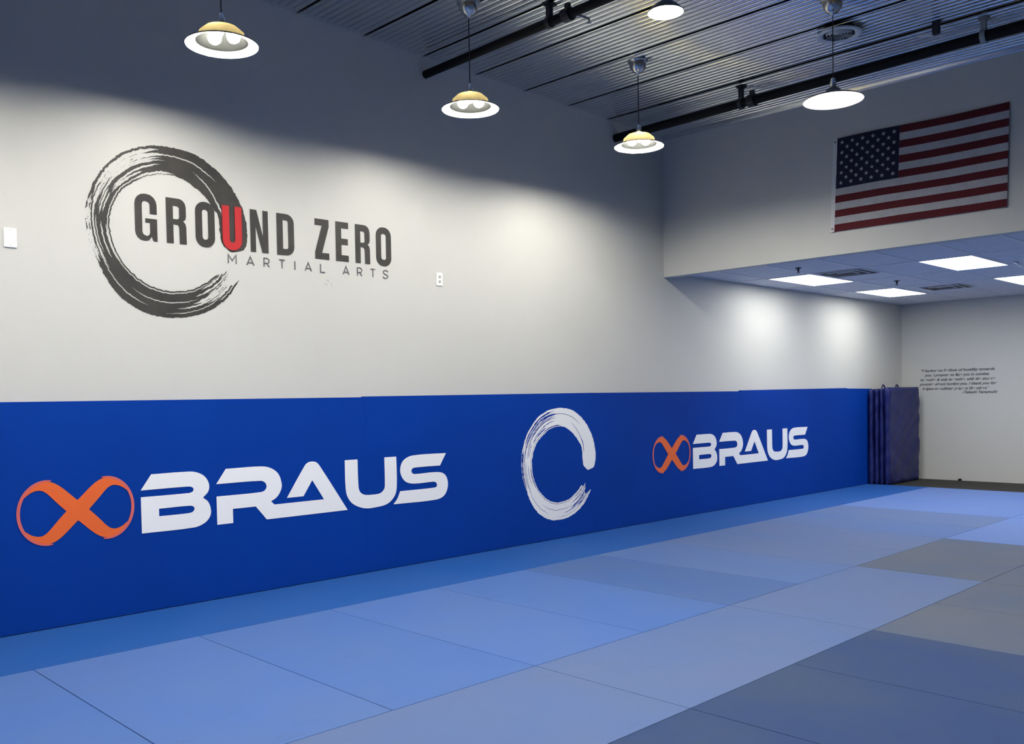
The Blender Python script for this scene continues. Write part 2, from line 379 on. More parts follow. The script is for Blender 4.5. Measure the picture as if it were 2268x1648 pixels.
def brush(R, gapscale=1.0, seed=0, dth=.3, dr=.0021, tail=None):
    polys = []
    nA = int((336+12)/dth); nr = int(R*.50/dr); rmin = R*.55
    runs = {}
    mask = []
    for ia in range(nA):
        th = -12 + (ia+.5)*dth
        ro = R*(interp(OUTP, th) + .010*(vnoise(th/1.7, 5+seed)-.5) + .006*(vnoise(th/.6, 9)-.5))
        ri = R*(interp(INP, th) + .012*(vnoise(th/2.3, 3+seed)-.5) + .006*(vnoise(th/.7, 2)-.5))
        if th < -3:                       # rounded start of the stroke
            t = (th+12)/9; mid = (ro+ri)/2; h = (ro-ri)/2*math.sqrt(max(0, 1-(1-t)**2)); ro, ri = mid+h, mid-h
        act = []
        for gi, (a, b, v0, v1, wd, rg) in enumerate(GAPS):
            if a < th < b:
                t = (th-a)/(b-a); env = min(1, t*5, (1-t)*5 if b < 336 else 1)
                wv = wd*env*gapscale*(1 + rg*1.5*(vnoise(th/2.2, gi+20+seed)-.5))
                act.append((v0+(v1-v0)*t + .006*(vnoise(th/5, gi)-.5), wv/2, rg, gi))
        row = []
        for jr in range(nr):
            r = rmin + (jr+.5)*dr; v = (r-ri)/(ro-ri)
            ok = 0 < v < 1
            if ok:
                for c, hw, rg, gi in act:
                    if abs(v-c) < hw:
                        if rg > .35 and vnoise(th/1.5+7*jr, jr+gi*7) > 1.12-rg*.25 : continue
                        ok = False; break
            if ok and th > 312:          # bristles end one after another
                e = 318 + 18*(.5+.5*math.sin(v*6.5+.4))*(.55+.45*vnoise(v*16, 77+seed)) - (8 if v < .25 else 0)
                if th > e: ok = False
            row.append(ok)
        mask.append(row)
    verts = {}; vl = []; faces = []
    def vid(ia, jr):
        k = (ia, jr)
        if k not in verts:
            th = math.radians(-12+ia*dth); r = rmin+jr*dr
            verts[k] = len(vl); vl.append((r*math.cos(th), r*math.sin(th)))
        return verts[k]
    for ia in range(nA):
        row = mask[ia]; jr = 0
        while jr < nr:
            if row[jr]:
                e = jr
                while e < nr and row[e]: e += 1
                faces.append((vid(ia, jr), vid(ia+1, jr), vid(ia+1, e), vid(ia, e))); jr = e
            else: jr += 1
    return vl, faces
def brush_obj(name, cx, cz, R, yoff, m, parent, gs, seed):
    vl, faces = brush(R, gs, seed)
    me = bpy.data.meshes.new(name)
    me.from_pydata([(cx+a, -yoff, cz+b) for a, b in vl], [], faces); me.update()
    return link(name, me, m, parent)

# --- painted sign on the upper wall
LB, LT = 2.632, 2.959; LH = LT-LB
sign = thing('painted_wall_sign', 'black brush circle with bold dark letters, one red, painted on upper white wall', 'wall sign', (0, 0, 0))
brush_obj('brush_circle', 2.957, 2.7055, .621, .0012, M['ink'], sign, 1.35, 0)
def ctr(me_name, cons, m, parent, off, th=.0012, lab=None):
    o = link(me_name, fillmesh(cons, plane_left(off), th), m, parent)
    if lab: o['label'] = lab
    return o
def G(x, w):
    z, h, s = LB, LH, .051
    out = [(x+w, z), (x+w, z+h*.48), (x+w-.085, z+h*.48), (x+w-.085, z+h*.39), (x+w-.052, z+h*.39)]
    out += [(x+w-.052, z+.075)] + [(x+w-.079+.027*math.cos(a), z+.062+.030*math.sin(a)) for a in [0,-.4,-.8,-1.2,-PI/2]]
    out += [(x+s+.024-.024*math.cos(a), z+.060-.024*math.sin(a)) for a in [PI/2, 1.1, .6, 0]]
    out += [(x+s+.026-.026*math.cos(a), z+h-.075+.028*math.sin(a)) for a in [0, .6, 1.1, PI/2]]
    out += [(x+w-s-.022+.022*math.cos(a), z+h-.072+.022*math.sin(a)) for a in [PI/2, .8, 0]]
    out += [(x+w-s, z+h*.585), (x+w, z+h*.585)]
    out += [(x+w-.070+.070*math.cos(a), z+h-.072+.074*math.sin(a)) for a in [0, .4, .8, 1.2, PI/2]]
    out += [(x+.070-.070*math.cos(a), z+h-.072+.074*math.sin(a)) for a in [PI/2, 1.2, .8, .4, 0]]
    out += [(x+.062-.062*math.cos(a), z+.062-.064*math.sin(a)) for a in [0, .4, .8, 1.2]]
    out += [(x+.066, z-.003), (x+.095, z+.002), (x+w-.040, z+.030), (x+w-.030, z)]
    return [out]
def Rl(x, w):
    z, h, s = LB, LH, .052
    o = [(x, z), (x, z+h), (x+w-.060, z+h)] + [(x+w-.056+.056*math.cos(a), z+h-.058+.058*math.sin(a)) for a in [1.3, .9, .5, 0]]
    o += [(x+w, z+h*.62), (x+w-.005, z+h*.55), (x+w-.022, z+h*.505), (x+w-.006, z+h*.455), (x+w, z+h*.38), (x+w+.001, z), (x+w-.052, z), (x+w-.054, z+h*.36)]
    o += [(x+w-.062, z+h*.415), (x+s+.012, z+h*.425), (x+s, z+h*.425), (x+s, z)]
    return [o, rr(x+s, z+h*.54, x+w-.052, z+h*.83, (0, .018, .018, 0))]
def Ol(x, w): return [rr(x, LB-.004, x+w, LT+.004, .073, 8), rr(x+.054, LB+.052, x+w-.054, LT-.052, .0215)]
def Dl(x, w): return [rr(x, LB, x+w, LT, (0, .07, .07, 0), 8), rr(x+.054, LB+.05, x+w-.053, LT-.05, (0, .018, .018, 0))]
def Ul(x, w, e=0):
    o = [(x-e, LT+e)] + [(x+.074-(.074+e)*math.cos(a), LB+.070-(.074+e)*math.sin(a)) for a in [0, .4, .8, 1.2, PI/2]]
    o += [(x+w-.074+(.074+e)*math.cos(a), LB+.070-(.074+e)*math.sin(a)) for a in [PI/2, 1.2, .8, .4, 0]]
    o += [(x+w+e, LT+e), (x+w-.056-e*.3, LT+e), (x+w-.056-e*.3, LB+.07), (x+w-.070, LB+.052), (x+.070, LB+.052), (x+.056+e*.3, LB+.07), (x+.056+e*.3, LT+e)]
    return [o]
def Nl(x, w): z, h = LB, LH; return [[(x, z), (x, z+h), (x+.055, z+h), (x+w-.046, z+h*.38), (x+w-.046, z+h), (x+w, z+h), (x+w, z), (x+w-.054, z), (x+.046, z+h*.60), (x+.046, z)]]
def Zl(x, w): z, h = LB, LH; return [[(x, z), (x, z+.058), (x+w-.066, z+h-.052), (x, z+h-.052), (x, z+h), (x+w, z+h), (x+w, z+h-.058), (x+.066, z+.052), (x+w, z+.052), (x+w, z)]]
def El(x, w): z, h = LB, LH; return [[(x, z), (x, z+h), (x+w, z+h), (x+w, z+h-.052), (x+.055, z+h-.052), (x+.055, z+h*.58), (x+w-.006, z+h*.58), (x+w-.006, z+h*.425), (x+.055, z+h*.425), (x+.055, z+.052), (x+w, z+.052), (x+w, z)]]
for nm, f, xx, ww in (('g', G, 2.672, .159), ('r', Rl, 2.899, .150), ('o', Ol, 3.120, .153), ('n', Nl, 3.566, .154), ('d', Dl, 3.796, .155), ('z', Zl, 4.146, .134), ('e', El, 4.347, .126), ('r', Rl, 4.543, .149), ('o', Ol, 4.758, .161)):
    ctr('letter', f(xx, ww), M['ink'], sign, .0022)
ctr('letter_outline', Ul(3.335, .158, .006), M['redline'], sign, .0026)
ctr('letter', Ul(3.335, .158, 0), M['red'], sign, .0042, lab='bright red letter with dark outline')
# thin spaced line of capitals below
def st(segs, wd=.0095): return [ribbon(s, wd) for s in segs]
SB, ST = 2.525, 2.592; SH = ST-SB
def small(ch, x, w):
    z, h = SB, SH
    return {'M': [[(x, z), (x, z+h), (x+w/2, z+h*.35), (x+w, z+h), (x+w, z)]],
     'A': [[(x, z), (x+w/2, z+h), (x+w, z)], [(x+w*.2, z+h*.3), (x+w*.8, z+h*.3)]],
     'R': [[(x, z), (x, z+h+.004)], [(x, z+h), (x+w*.65, z+h), (x+w*.95, z+h*.86), (x+w, z+h*.68), (x+w*.9, z+h*.5), (x+w*.65, z+h*.42), (x, z+h*.42)], [(x+w*.55, z+h*.42), (x+w, z)]],
     'T': [[(x, z+h), (x+w, z+h)], [(x+w/2, z+h), (x+w/2, z)]],
     'I': [[(x, z), (x, z+h)]],
     'L': [[(x, z+h), (x, z), (x+w, z)]],
     'S': [[(x+w*.98, z+h*.82), (x+w*.8, z+h*.97), (x+w*.5, z+h*1.02), (x+w*.2, z+h*.95), (x+w*.06, z+h*.77), (x+w*.2, z+h*.58), (x+w*.5, z+h*.5), (x+w*.82, z+h*.42), (x+w*.97, z+h*.24), (x+w*.8, z+h*.05), (x+w*.5, z-h*.02), (x+w*.2, z+h*.04), (x, z+h*.2)]]}[ch]
for ch, xx, ww in (('M', 3.376, .064), ('A', 3.529, .062), ('R', 3.677, .045), ('T', 3.811, .051), ('I', 3.953, .001), ('A', 4.048, .058), ('L', 4.193, .042), ('A', 4.412, .060), ('R', 4.558, .045), ('T', 4.693, .051), ('S', 4.825, .056)):
    bm = bmesh.new()
    for s in small(ch, xx, ww):
        me = fillmesh([ribbon(s, .0095)], plane_left(.0022), .001); bm.from_mesh(me); bpy.data.meshes.remove(me)
    from_bm('small_letter', bm, M['thin'], sign)

# --- lettering and emblems printed on the padding
GL = {'B': [[(0.0,.862,0),(.079,.971,0),(.356,.971,1),(.416,.962,1),(.476,.930,1),(.511,.872,1),(.506,.817,1),(.462,.771,0),(.503,.734,1),(.522,.67,1),(.51,.621,1),(.465,.580,1),(.387,.558,1),(0.0,.558,0),(0.0,.814,0),(.347,.814,1),(.379,.820,1),(.391,.838,1),(.38,.855,1),(.349,.862,1)], [(.128,.721,0),(.357,.721,1),(.387,.712,1),(.394,.694,1),(.381,.675,1),(.347,.667,1),(.128,.667,0)]],
 'RA': [[(.569,.862,0),(.649,.971,0),(.937,.971,1),(1.023,.954,1),(1.091,.904,1),(1.12,.822,1),(1.111,.77,1),(1.075,.721,1),(1.023,.692,0),(1.052,.664,0),(1.507,.664,0),(1.400,.829,0),(1.315,.706,0),(1.164,.706,0),(1.329,.945,1),(1.361,.973,1),(1.403,.98,1),(1.444,.970,1),(1.475,.938,1),(1.736,.554,0),(.982,.554,0),(.89,.664,0),(.698,.664,0),(.698,.557,0),(.569,.557,0),(.569,.769,0),(.931,.771,1),(.97,.782,1),(.987,.811,1),(.974,.843,1),(.938,.859,1)]],
 'U': [[(1.718,.971,0),(1.846,.971,0),(1.850,.745,1),(1.863,.697,1),(1.904,.668,1),(1.984,.660,1),(2.073,.665,1),(2.117,.698,1),(2.126,.743,1),(2.126,.971,0),(2.255,.971,0),(2.255,.728,1),(2.234,.637,1),(2.153,.569,1),(2.016,.548,1),(1.9,.553,1),(1.788,.601,1),(1.734,.671,1),(1.720,.747,1)]],
 'S': [[(2.825,.970,0),(2.752,.861,0),(2.463,.861,1),(2.429,.852,1),(2.42,.831,1),(2.432,.811,1),(2.464,.803,1),(2.72,.803,1),(2.8,.78,1),(2.838,.723,1),(2.836,.646,1),(2.788,.579,1),(2.687,.553,1),(2.213,.556,0),(2.257,.601,1),(2.29,.664,0),(2.677,.664,1),(2.706,.672,1),(2.712,.690,1),(2.698,.711,1),(2.672,.719,1),(2.447,.719,1),(2.354,.743,1),(2.302,.808,1),(2.299,.877,1),(2.34,.938,1),(2.441,.970,1)]]}
PADY = .0515
def emblem(cx, cz, parent):
    # orange crossing band, thinning towards the outer lobes
    Q = [(0,0,.100), (.055,.052,.098), (.110,.108,.094), (.150,.146,.086), (.185,.168,.074), (.220,.176,.058), (.255,.171,.042), (.290,.153,.026), (.315,.130,.012), (.328,.112,.003)]
    def cr(P, n=5):
        out = []
        for i in range(len(P)-1):
            p0, p1, p2, p3 = P[max(i-1, 0)], P[i], P[i+1], P[min(i+2, len(P)-1)]
            for k in range(n):
                t = k/n; out.append(tuple(.5*((2*b)+(-a+c)*t+(2*a-5*b+4*c-d)*t*t+(-a+3*b-3*c+d)*t**3) for a, b, c, d in zip(p0, p1, p2, p3)))
        return out + [P[-1]]
    for q_, sg in enumerate((1, -1)):
        full = cr([(-x, sg*z, w) for x, z, w in Q[::-1]] + [(x, -sg*z, w) for x, z, w in Q[1:]])
        ctr('crossing_band', [ribbon([(cx+x, cz+z) for x, z, w in full], [w for x, z, w in full])], M['orange'], parent, PADY+.0004*q_)
    for s in (-1, 1):
        n = 40; c0 = (cx + s*.186, cz); pts = []; wd = []
        for k in range(n+1):
            a = math.radians(-97 + 194*k/n)
            pts.append((c0[0]+s*.184*math.cos(a), c0[1]+.211*math.sin(a)))
            wd.append(.002+.019*math.cos(math.radians(-86+172*k/n))**.5)
        ctr('thin_arc', [ribbon(pts, wd)], M['pink'], parent, PADY+.0012)
def logo(x0, sx, lab, labe):
    lg = thing('wall_logo', lab, 'logo', (0, 0, 0), 'white wordmarks on the wall padding')
    for k in ('B', 'RA', 'U', 'S'):
        cons = [smooth([(x0+a*sx, b, f) for a, b, f in c]) for c in GL[k]]
        o = ctr('letter', cons, M['white'], lg, PADY)
        if k == 'RA': o['label'] = 'two joined white letters'
    emblem(x0-.428*sx, .766, lg)
    return lg
logo(2.632, 1.0, 'white wordmark with orange infinity emblem on blue padding, nearest and left of brush circle', '')
logo(9.398, 1.012, 'smaller looking white wordmark with orange infinity emblem on blue padding, far right beyond brush circle', '')
wc = brush_obj('brush_circle', 7.022, .7708, .5847, PADY, M['white'], None, .85, 3)
tag(wc, 'white brush stroke circle printed on the blue padding between the two wordmarks', 'logo')

# --- quotation on the back wall
q = thing('wall_quote', 'small dark italic quotation of six lines on the far back wall', 'wall lettering', (XE, -.9, 1.6))
LINES = [('\u201cI harbor no feelings of hostility towards', -.32, -1.455, 1.762), ('you, I propose to face you in combat,', -.37, -1.375, 1.687),
 ('to evolve & only to evolve, with the sincere', -.31, -1.460, 1.612), ('promise of not hurting you. I thank you for', -.29, -1.480, 1.539),
 ('helping me cultivate peace in like others\u201d', -.34, -1.370, 1.464), ('-Takashi Yamaguchi', -.965, -1.492, 1.400)]
for s, ya, yb, z in LINES:
    fc = bpy.data.curves.new('t', 'FONT'); fc.body = s; fc.size = .06; fc.shear = .35; fc.offset = .0022; fc.extrude = 0
    ob = bpy.data.objects.new('t', fc); C.objects.link(ob)
    dg = bpy.context.evaluated_depsgraph_get(); dg.update()
    me = bpy.data.meshes.new_from_object(ob.evaluated_get(dg)); bpy.data.objects.remove(ob); bpy.data.curves.remove(fc)
    xs_ = [v.co.x for v in me.vertices]; x0, x1 = min(xs_), max(xs_); k = (ya-yb)/(x1-x0)
    for v in me.vertices: v.co = Vector((-.0015, ya-(v.co.x-x0)*k+.9, z+v.co.y*1.0-1.6))
    link('text_line', me, M['thin'], q)['kind'] = 'stuff'

# ------------------------------------------------------------------ switch plate and outlet
t = thing('blank_wall_plate', 'blank ivory double wall plate at the left edge of the upper wall', 'wall plate', (1.859, 0, 2.556))
bm = bmesh.new(); bx(bm, -.039, .039, -.009, .0, -.0625, .0625, .004); from_bm('plate', bm, M['plate'], t)
for z in (-.048, .048):
    bm = bmesh.new(); lathe(bm, [(0, .0015), (.004, .0008), (.004, -.001)], 12); o = from_bm('screw', bm, M['slot'], t); o.location = (0, -.009, z); o.rotation_euler = (PI/2, 0, 0)
t = thing('power_outlet', 'ivory double power outlet on white wall right of the painted sign', 'power outlet', (5.463, 0, 2.562))
bm = bmesh.new(); bx(bm, -.036, .036, -.008, .0, -.059, .059, .003); from_bm('plate', bm, M['plate'], t)
for z in (-.021, .021):
    o = ctr('socket', [rr(-.0155, -.014, .0155, .014, .009)], M['slot'], t, .0085, .002); o.location = (0, 0, z)
    o2 = ctr('slot', [rr(-.0085, -.004, -.0055, .007, .001), rr(.0055, -.004, .0085, .007, .001), rr(-.0025, -.011, .0025, -.006, .002)], M['ventdark'], o, .011, .0008)

# ------------------------------------------------------------------ pendants
def bulb_bm(r=.030, n=16):
    bm = bmesh.new()
    if r > .04:
        lathe(bm, [(.0, -r), (r*.5, -r*.87), (r*.87, -r*.5), (r, 0), (r*.87, r*.5), (r*.6, r*.85), (.014, r*1.0), (0, r*1.02)], n); return bm
    lathe(bm, [(.0, -r), (r*.5, -r*.87), (r*.87, -r*.5), (r, 0), (r*.87, r*.5), (r*.6, r*1.1), (.014, r*1.7), (.014, r*2.2), (0, r*2.2)], n)
    return bm
def pendant(x, y, z, label, kind='triple', group='pendant lamps hung from the metal deck', bm_='bulb'):
    """z = rim height; origin at rim centre"""
    t = thing('pendant_lamp', label, 'pendant lamp', (x, y, z), group)
    s = 1.0
    if kind == 'triple': prof = [(.2225, 0), (.218, .006), (.160, .022), (.150, .030), (.138, .075), (.100, .108), (.050, .122), (.022, .124)]
    elif kind == 'flat': prof = [(.2225, 0), (.200, .012), (.120, .040), (.062, .062), (.045, .085), (.030, .095)]
    else: prof = [(.128, 0), (.120, .010), (.085, .045), (.050, .068), (.030, .080), (.022, .085)]
    if kind == 'triple':
        bm = bmesh.new(); lathe(bm, prof[:3], 56); from_bm('brim_lining', bm, M['shadein'], t, True)
        bm = bmesh.new(); lathe(bm, prof[2:], 56); o = from_bm('dome', bm, M['dome'], t, True); o['label'] = 'inner dome coloured dark for the shadow inside it, glowing faintly yellow'
        bm = bmesh.new(); lathe(bm, [(r+.001, zz+.004) for r, zz in prof[:3]], 56); from_bm('brim', bm, M['shade'], t, True)
    else:
        bm = bmesh.new(); lathe(bm, prof, 56); from_bm('shade_lining', bm, M['shadein'], t, True)
        bm = bmesh.new(); lathe(bm, [(prof[0][0]+.001, -.002)] + [(r+.003, zz+.004) for r, zz in prof[0:]] + [(.0, prof[-1][1]+.006)], 56)
        from_bm('shade', bm, M['shade'], t, True)
    zt = prof[-1][1]
    bm = bmesh.new(); lathe(bm, [(.0, zt+.004), (.024, zt+.004), (.026, zt+.02), (.022, zt+.05), (.017, zt+.056), (.017, zt+.072), (.008, zt+.08), (0, zt+.08)], 24)
    from_bm('socket_cap', bm, M['chrome'], t, True)
    zcl = zc(x, y) - z
    bm = bmesh.new()
    if kind == 'small': tube(bm, (0, 0, zt+.07), (0, 0, zcl-.03), .008, 10)
    else: tube(bm, (0, 0, zt+.07), (0, 0, zcl-.11), .0042, 8)
    from_bm('cord', bm, M['cord'], t)
    bm = bmesh.new()
    if kind == 'small': lathe(bm, [(0, zcl-.035), (.04, zcl-.033), (.055, zcl-.01), (.055, zcl)], 28)
    else: lathe(bm, [(0, zcl-.13), (.010, zcl-.128), (.012, zcl-.112), (.045, zcl-.098), (.072, zcl-.062), (.080, zcl-.02), (.080, zcl-.012), (.092, zcl-.010), (.092, zcl)], 32)
    from_bm('canopy', bm, M['chrome'], t, True)
    if kind == 'triple':
        for k in range(3):
            a = math.radians(100 + 120*k)
            o = from_bm('bulb', bulb_bm(.043), M[bm_], t, True)
            o.location = (.072*math.cos(a), .072*math.sin(a), .066)
            o.rotation_euler = (math.sin(a)*.5, -math.cos(a)*.5, 0)
    else:
        o = from_bm('bulb', bulb_bm(.041 if kind == 'flat' else .026), M['bulbM' if kind == 'flat' else 'bulbS'], t, True)
        o.location = (0, 0, .030 if kind == 'flat' else .015)
    return t
pendant(2.82, -1.06, 3.715, 'three bulb saucer pendant nearest the camera, above the painted brush circle')
pendant(4.865, -1.125, 3.715, 'middle one of the three bulb saucer pendants along the wall, below the short black pipe')
pendant(6.79, -1.285, 3.73, 'three bulb saucer pendant furthest along the wall, closest to the corner with the bulkhead', bm_='bulb3')
pendant(6.85, -3.11, 3.715, 'single bulb wide flat white pendant hanging left of the flag, below the round vent', 'flat')
pendant(5.57, -2.47, 4.235, 'small short stemmed single bulb lamp tucked up under the bright part of the deck', 'small')
# unseen pendants added as fill light (behind and beside the camera)
OFF = [(.85, -1.1, 'unseen saucer pendant next along the wall row, left of the picture'), (-1.2, -1.1, 'unseen saucer pendant at the rear end of the wall row'),
 (2.85, -3.0, 'unseen saucer pendant above the top edge, behind the nearest one'), (.85, -3.0, 'unseen saucer pendant second from rear in the second row'),
 (4.87, -4.5, 'unseen saucer pendant just above the picture, middle of the hall'),
 (2.85, -5.0, 'unseen saucer pendant above and right of the camera'), (.6, -5.0, 'unseen saucer pendant right over the camera'),
 (4.87, -6.6, 'unseen saucer pendant right of the camera towards the middle of the hall')]
for x, y, lab in OFF: pendant(x, y, 3.715, lab, 'triple', bm_='bulb' if y > -2 else 'bulbF')

# ------------------------------------------------------------------ troffers, diffusers, sprinklers
tl = {(10.47, 1): 'flat square-edged ceiling light closest to the bulkhead and the left wall, glowing white',
      (12.89, 1): 'glowing flat ceiling light closest to the far corner of the lower ceiling',
      (10.47, 4): 'large glowing flat ceiling light under the flag, right of the nearest one',
      (12.89, 4): 'glowing flat ceiling light cut by the right edge of the picture'}
for xa, xb_, j in TROF:
    ya, yb = ty[j], ty[j+1]; cx, cy = (xa+xb_)/2, (ya+yb)/2
    t = thing('ceiling_light', tl.get((xa, j), 'unseen flat ceiling light, %s from the wall, %s bulkhead' % ({7: 'third', 10: 'fourth', 13: 'fifth'}.get(j, ''), 'next to' if xa < 11 else 'far from')), 'ceiling light', (cx, cy, ZLOW), 'flat lights in the lower ceiling')
    hx, hy = (xb_-xa)/2-.004, abs(ya-yb)/2-.004
    bm = bmesh.new()
    bx(bm, -hx, hx, -hy, -hy+.028, -.004, .03); bx(bm, -hx, hx, hy-.028, hy, -.004, .03)
    bx(bm, -hx, -hx+.028, -hy+.028, hy-.028, -.004, .03); bx(bm, hx-.028, hx, -hy+.028, hy-.028, -.004, .03)
    from_bm('frame', bm, M['tee'], t)
    box('lens', -hx+.028, hx-.028, -hy+.028, hy-.028, .002, .012, M['lens'], t)
def diffuser(cx, cy, lab):
    t = thing('air_diffuser', lab, 'air vent', (cx, cy, ZLOW), 'square diffusers in the lower ceiling')
    box('backing', -.27, .27, -.27, .27, -.001, .004, M['ventdark'], t)
    for k in range(3):
        h = .285 - k*.090; bm = bmesh.new()
        a = [(-h, -h), (h, -h), (h, h), (-h, h)]; hb = h-.012; b = [(-hb, -hb), (hb, -hb), (hb, hb), (-hb, hb)]
        va = [bm.verts.new((p[0], p[1], -.002)) for p in a]; vb = [bm.verts.new((p[0], p[1], -.006)) for p in b]; vc = [bm.verts.new((p[0]*.99, p[1]*.99, -.003)) for p in b]
        for i in range(4):
            bm.faces.new((va[i], va[(i+1)%4], vb[(i+1)%4], vb[i])); bm.faces.new((vb[i], vb[(i+1)%4], vc[(i+1)%4], vc[i]))
        from_bm('louvre', bm, M['vent'], t)
diffuser(10.80, -1.36, 'dark slotted square air diffuser between the two nearest ceiling lights')
diffuser(13.48, -1.52, 'dark slotted square air diffuser near the far corner of the lower ceiling')
def sprinkler(x, y, z, lab):
    t = thing('sprinkler_head', lab, 'sprinkler', (x, y, z), 'sprinkler heads')
    bm = bmesh.new(); lathe(bm, [(0, 0), (.035, 0), (.035, -.004), (.012, -.01), (.010, -.04), (0, -.04)], 16); from_bm('body', bm, M['hanger'], t)
    bm = bmesh.new(); lathe(bm, [(0, -.055), (.022, -.055), (.022, -.052), (0, -.052)], 16); tube(bm, (-.010, 0, -.038), (-.010, 0, -.053), .003, 6); tube(bm, (.010, 0, -.038), (.010, 0, -.053), .003, 6)
    from_bm('deflector', bm, M['hanger'], t)
sprinkler(9.87, -1.2, ZLOW, 'dark sprinkler head hanging just inside the bulkhead')
sprinkler(12.1, -1.4, ZLOW, 'dark sprinkler head above the far ceiling light')
t = thing('small_wall_camera', 'small white bracket fixture on lower ceiling at the right edge', 'fixture', (11.5, -3.0, ZLOW))
bm = bmesh.new(); lathe(bm, [(0, 0), (.03, 0), (.03, -.012), (0, -.012)], 16); from_bm('base', bm, M['tee'], t)
bm = bmesh.new(); tube(bm, (0, 0, -.01), (.06, -.05, -.05), .013, 10); from_bm('arm', bm, M['tee'], t)

# ------------------------------------------------------------------ pipes and hangers under the deck
def pipe(x, z, r, lab, ya, yb):
    t = thing('ceiling_pipe', lab, 'pipe', (x, ya, z), 'black pipes under the metal deck')
    bm = bmesh.new(); tube(bm, (0, 0, 0), (0, yb-ya, 0), r, 22); from_bm('pipe_run', bm, M['pipe'], t, False)
    return t
def hanger(t, x, y, z, r, m):
    # y relative to the room; the post stands from the deck down to the pipe
    top = zc(x, y) - z; oy = y - t.location.y
    bm = bmesh.new(); bx(bm, -.020, .020, oy-.020, oy+.020, 0, top); bx(bm, -.05, .05, oy-.035, oy+.035, top-.012, top)
    from_bm('hanger_post', bm, m, t)
    bm = bmesh.new()
    n = 20
    for a, b in ((r+.001, r+.010),):
        ring = []
        for yy in (oy-.02, oy+.02):
            for rad in (a, b):
                ring.append([bm.verts.new((rad*math.cos(2*PI*i/n), yy, rad*math.sin(2*PI*i/n))) for i in range(n)])
        for i in range(n):
            j = (i+1) % n
            bm.faces.new((ring[0][i], ring[0][j], ring[1][j], ring[1][i])); bm.faces.new((ring[2][i], ring[2][j], ring[3][j], ring[3][i]))
            bm.faces.new((ring[1][i], ring[1][j], ring[3][j], ring[3][i])); bm.faces.new((ring[0][i], ring[0][j], ring[2][j], ring[2][i]))
    from_bm('clamp', bm, m, t)
def coupling(t, y, r):
    oy = y - t.location.y; bm = bmesh.new(); tube(bm, (0, oy-.035, 0), (0, oy+.035, 0), r+.016, 20)
    bx(bm, -r-.030, -r-.004, oy-.03, oy+.03, -.014, .014); bx(bm, r+.004, r+.030, oy-.03, oy+.03, -.014, .014)
    bx(bm, -.014, .014, oy-.022, oy+.022, r, r+.05)
    from_bm('coupling', bm, M['hanger'], t)
def head(t, y, side, drop):
    oy = y - t.location.y; bm = bmesh.new()
    tube(bm, (0, oy, -.01), (side*.12, oy-.05, -drop*.5), .009, 8); tube(bm, (side*.12, oy-.05, -drop*.5), (side*.12, oy-.05, -drop), .007, 8)
    lathe(bm, [(0, -drop), (.02, -drop), (.02, -drop-.003), (0, -drop-.003)], 12, (side*.12, oy-.05, 0))
    from_bm('spray_head', bm, M['hangergrey'], t)
p1 = pipe(5.35, 4.392, .036, 'short looking black pipe running out of left wall above the middle pendant', 0, YR)
hanger(p1, 5.35, -1.53, 4.392, .036, M['hanger']); coupling(p1, -1.72, .036); head(p1, -1.78, 1, .06)
hanger(p1, 5.35, -4.5, 4.392, .036, M['hanger'])
p2 = pipe(8.05, 4.312, .044, 'long black pipe crossing in front of the bulkhead above the flag', 0, YR)
hanger(p2, 8.05, -1.58, 4.312, .044, M['hanger']); coupling(p2, -1.70, .044)
hanger(p2, 8.05, -3.80, 4.312, .044, M['hangergrey'])
hanger(p2, 8.05, -6.8, 4.312, .044, M['hanger'])
# junction box with reflector by the second pipe
zj = zc(7.86, -3.35)
t = thing('sensor_box', 'small black box with pale underside fixed to deck near the upper right corner', 'sensor', (7.86, -3.50, zj))
box('housing', -.024, .024, -.026, .026, -.095, 0, M['hanger'], t, .004)
bm = bmesh.new(); vs = [bm.verts.new(p) for p in ((-.03, .03, -.10), (-.03, .15, -.085), (.03, .13, -.08), (.03, .03, -.10))]; bm.faces.new(vs)
r = bmesh.ops.extrude_face_region(bm, geom=bm.faces[:]); bmesh.ops.translate(bm, verts=[v for v in r['geom'] if isinstance(v, bmesh.types.BMVert)], vec=(0, 0, .008)); from_bm('reflector', bm, M['vent'], t)

# galvanised edge angle where the deck meets the bulkhead
bm = bmesh.new()
for dx0, dx1, dz0, dz1 in ((-.006, -.001, -.040, 0), (-.045, -.006, -.006, 0)):
    v = []
    for y in (0, YR):
        for dx, dz in ((dx0, dz0), (dx1, dz0), (dx1, dz1), (dx0, dz1)): v.append(bm.verts.new((XB+dx, y, zc(XB, y)+dz)))
    for f in ((0,1,2,3), (7,6,5,4), (0,4,5,1), (1,5,6,2), (2,6,7,3), (3,7,4,0)): bm.faces.new([v[i] for i in f])
struct(from_bm('trim_1', bm, M['deck']))

# round vent in the deck
zv = zc(7.44, -2.875)
t = thing('round_vent', 'round white ring shaped air vent in the metal deck above the flat pendant', 'air vent', (7.44, -2.875, zv))
bm = bmesh.new(); lathe(bm, [(.176, -.030), (.184, -.040), (.180, -.047), (.160, -.049), (.130, -.041), (.120, -.028)], 48); from_bm('outer_ring', bm, M['vent'], t, True)
bm = bmesh.new(); lathe(bm, [(0, -.004), (.120, -.006), (.130, -.041), (.120, -.028), (.118, -.008)], 40); from_bm('throat', bm, M['ventdark'], t)
for k, rad in enumerate((.094, .070, .046, .022)):
    bm = bmesh.new(); lathe(bm, [(rad, -.043), (rad+.012, -.024), (rad+.010, -.022)], 40); from_bm('cone_ring', bm, M['vent'], t, True)

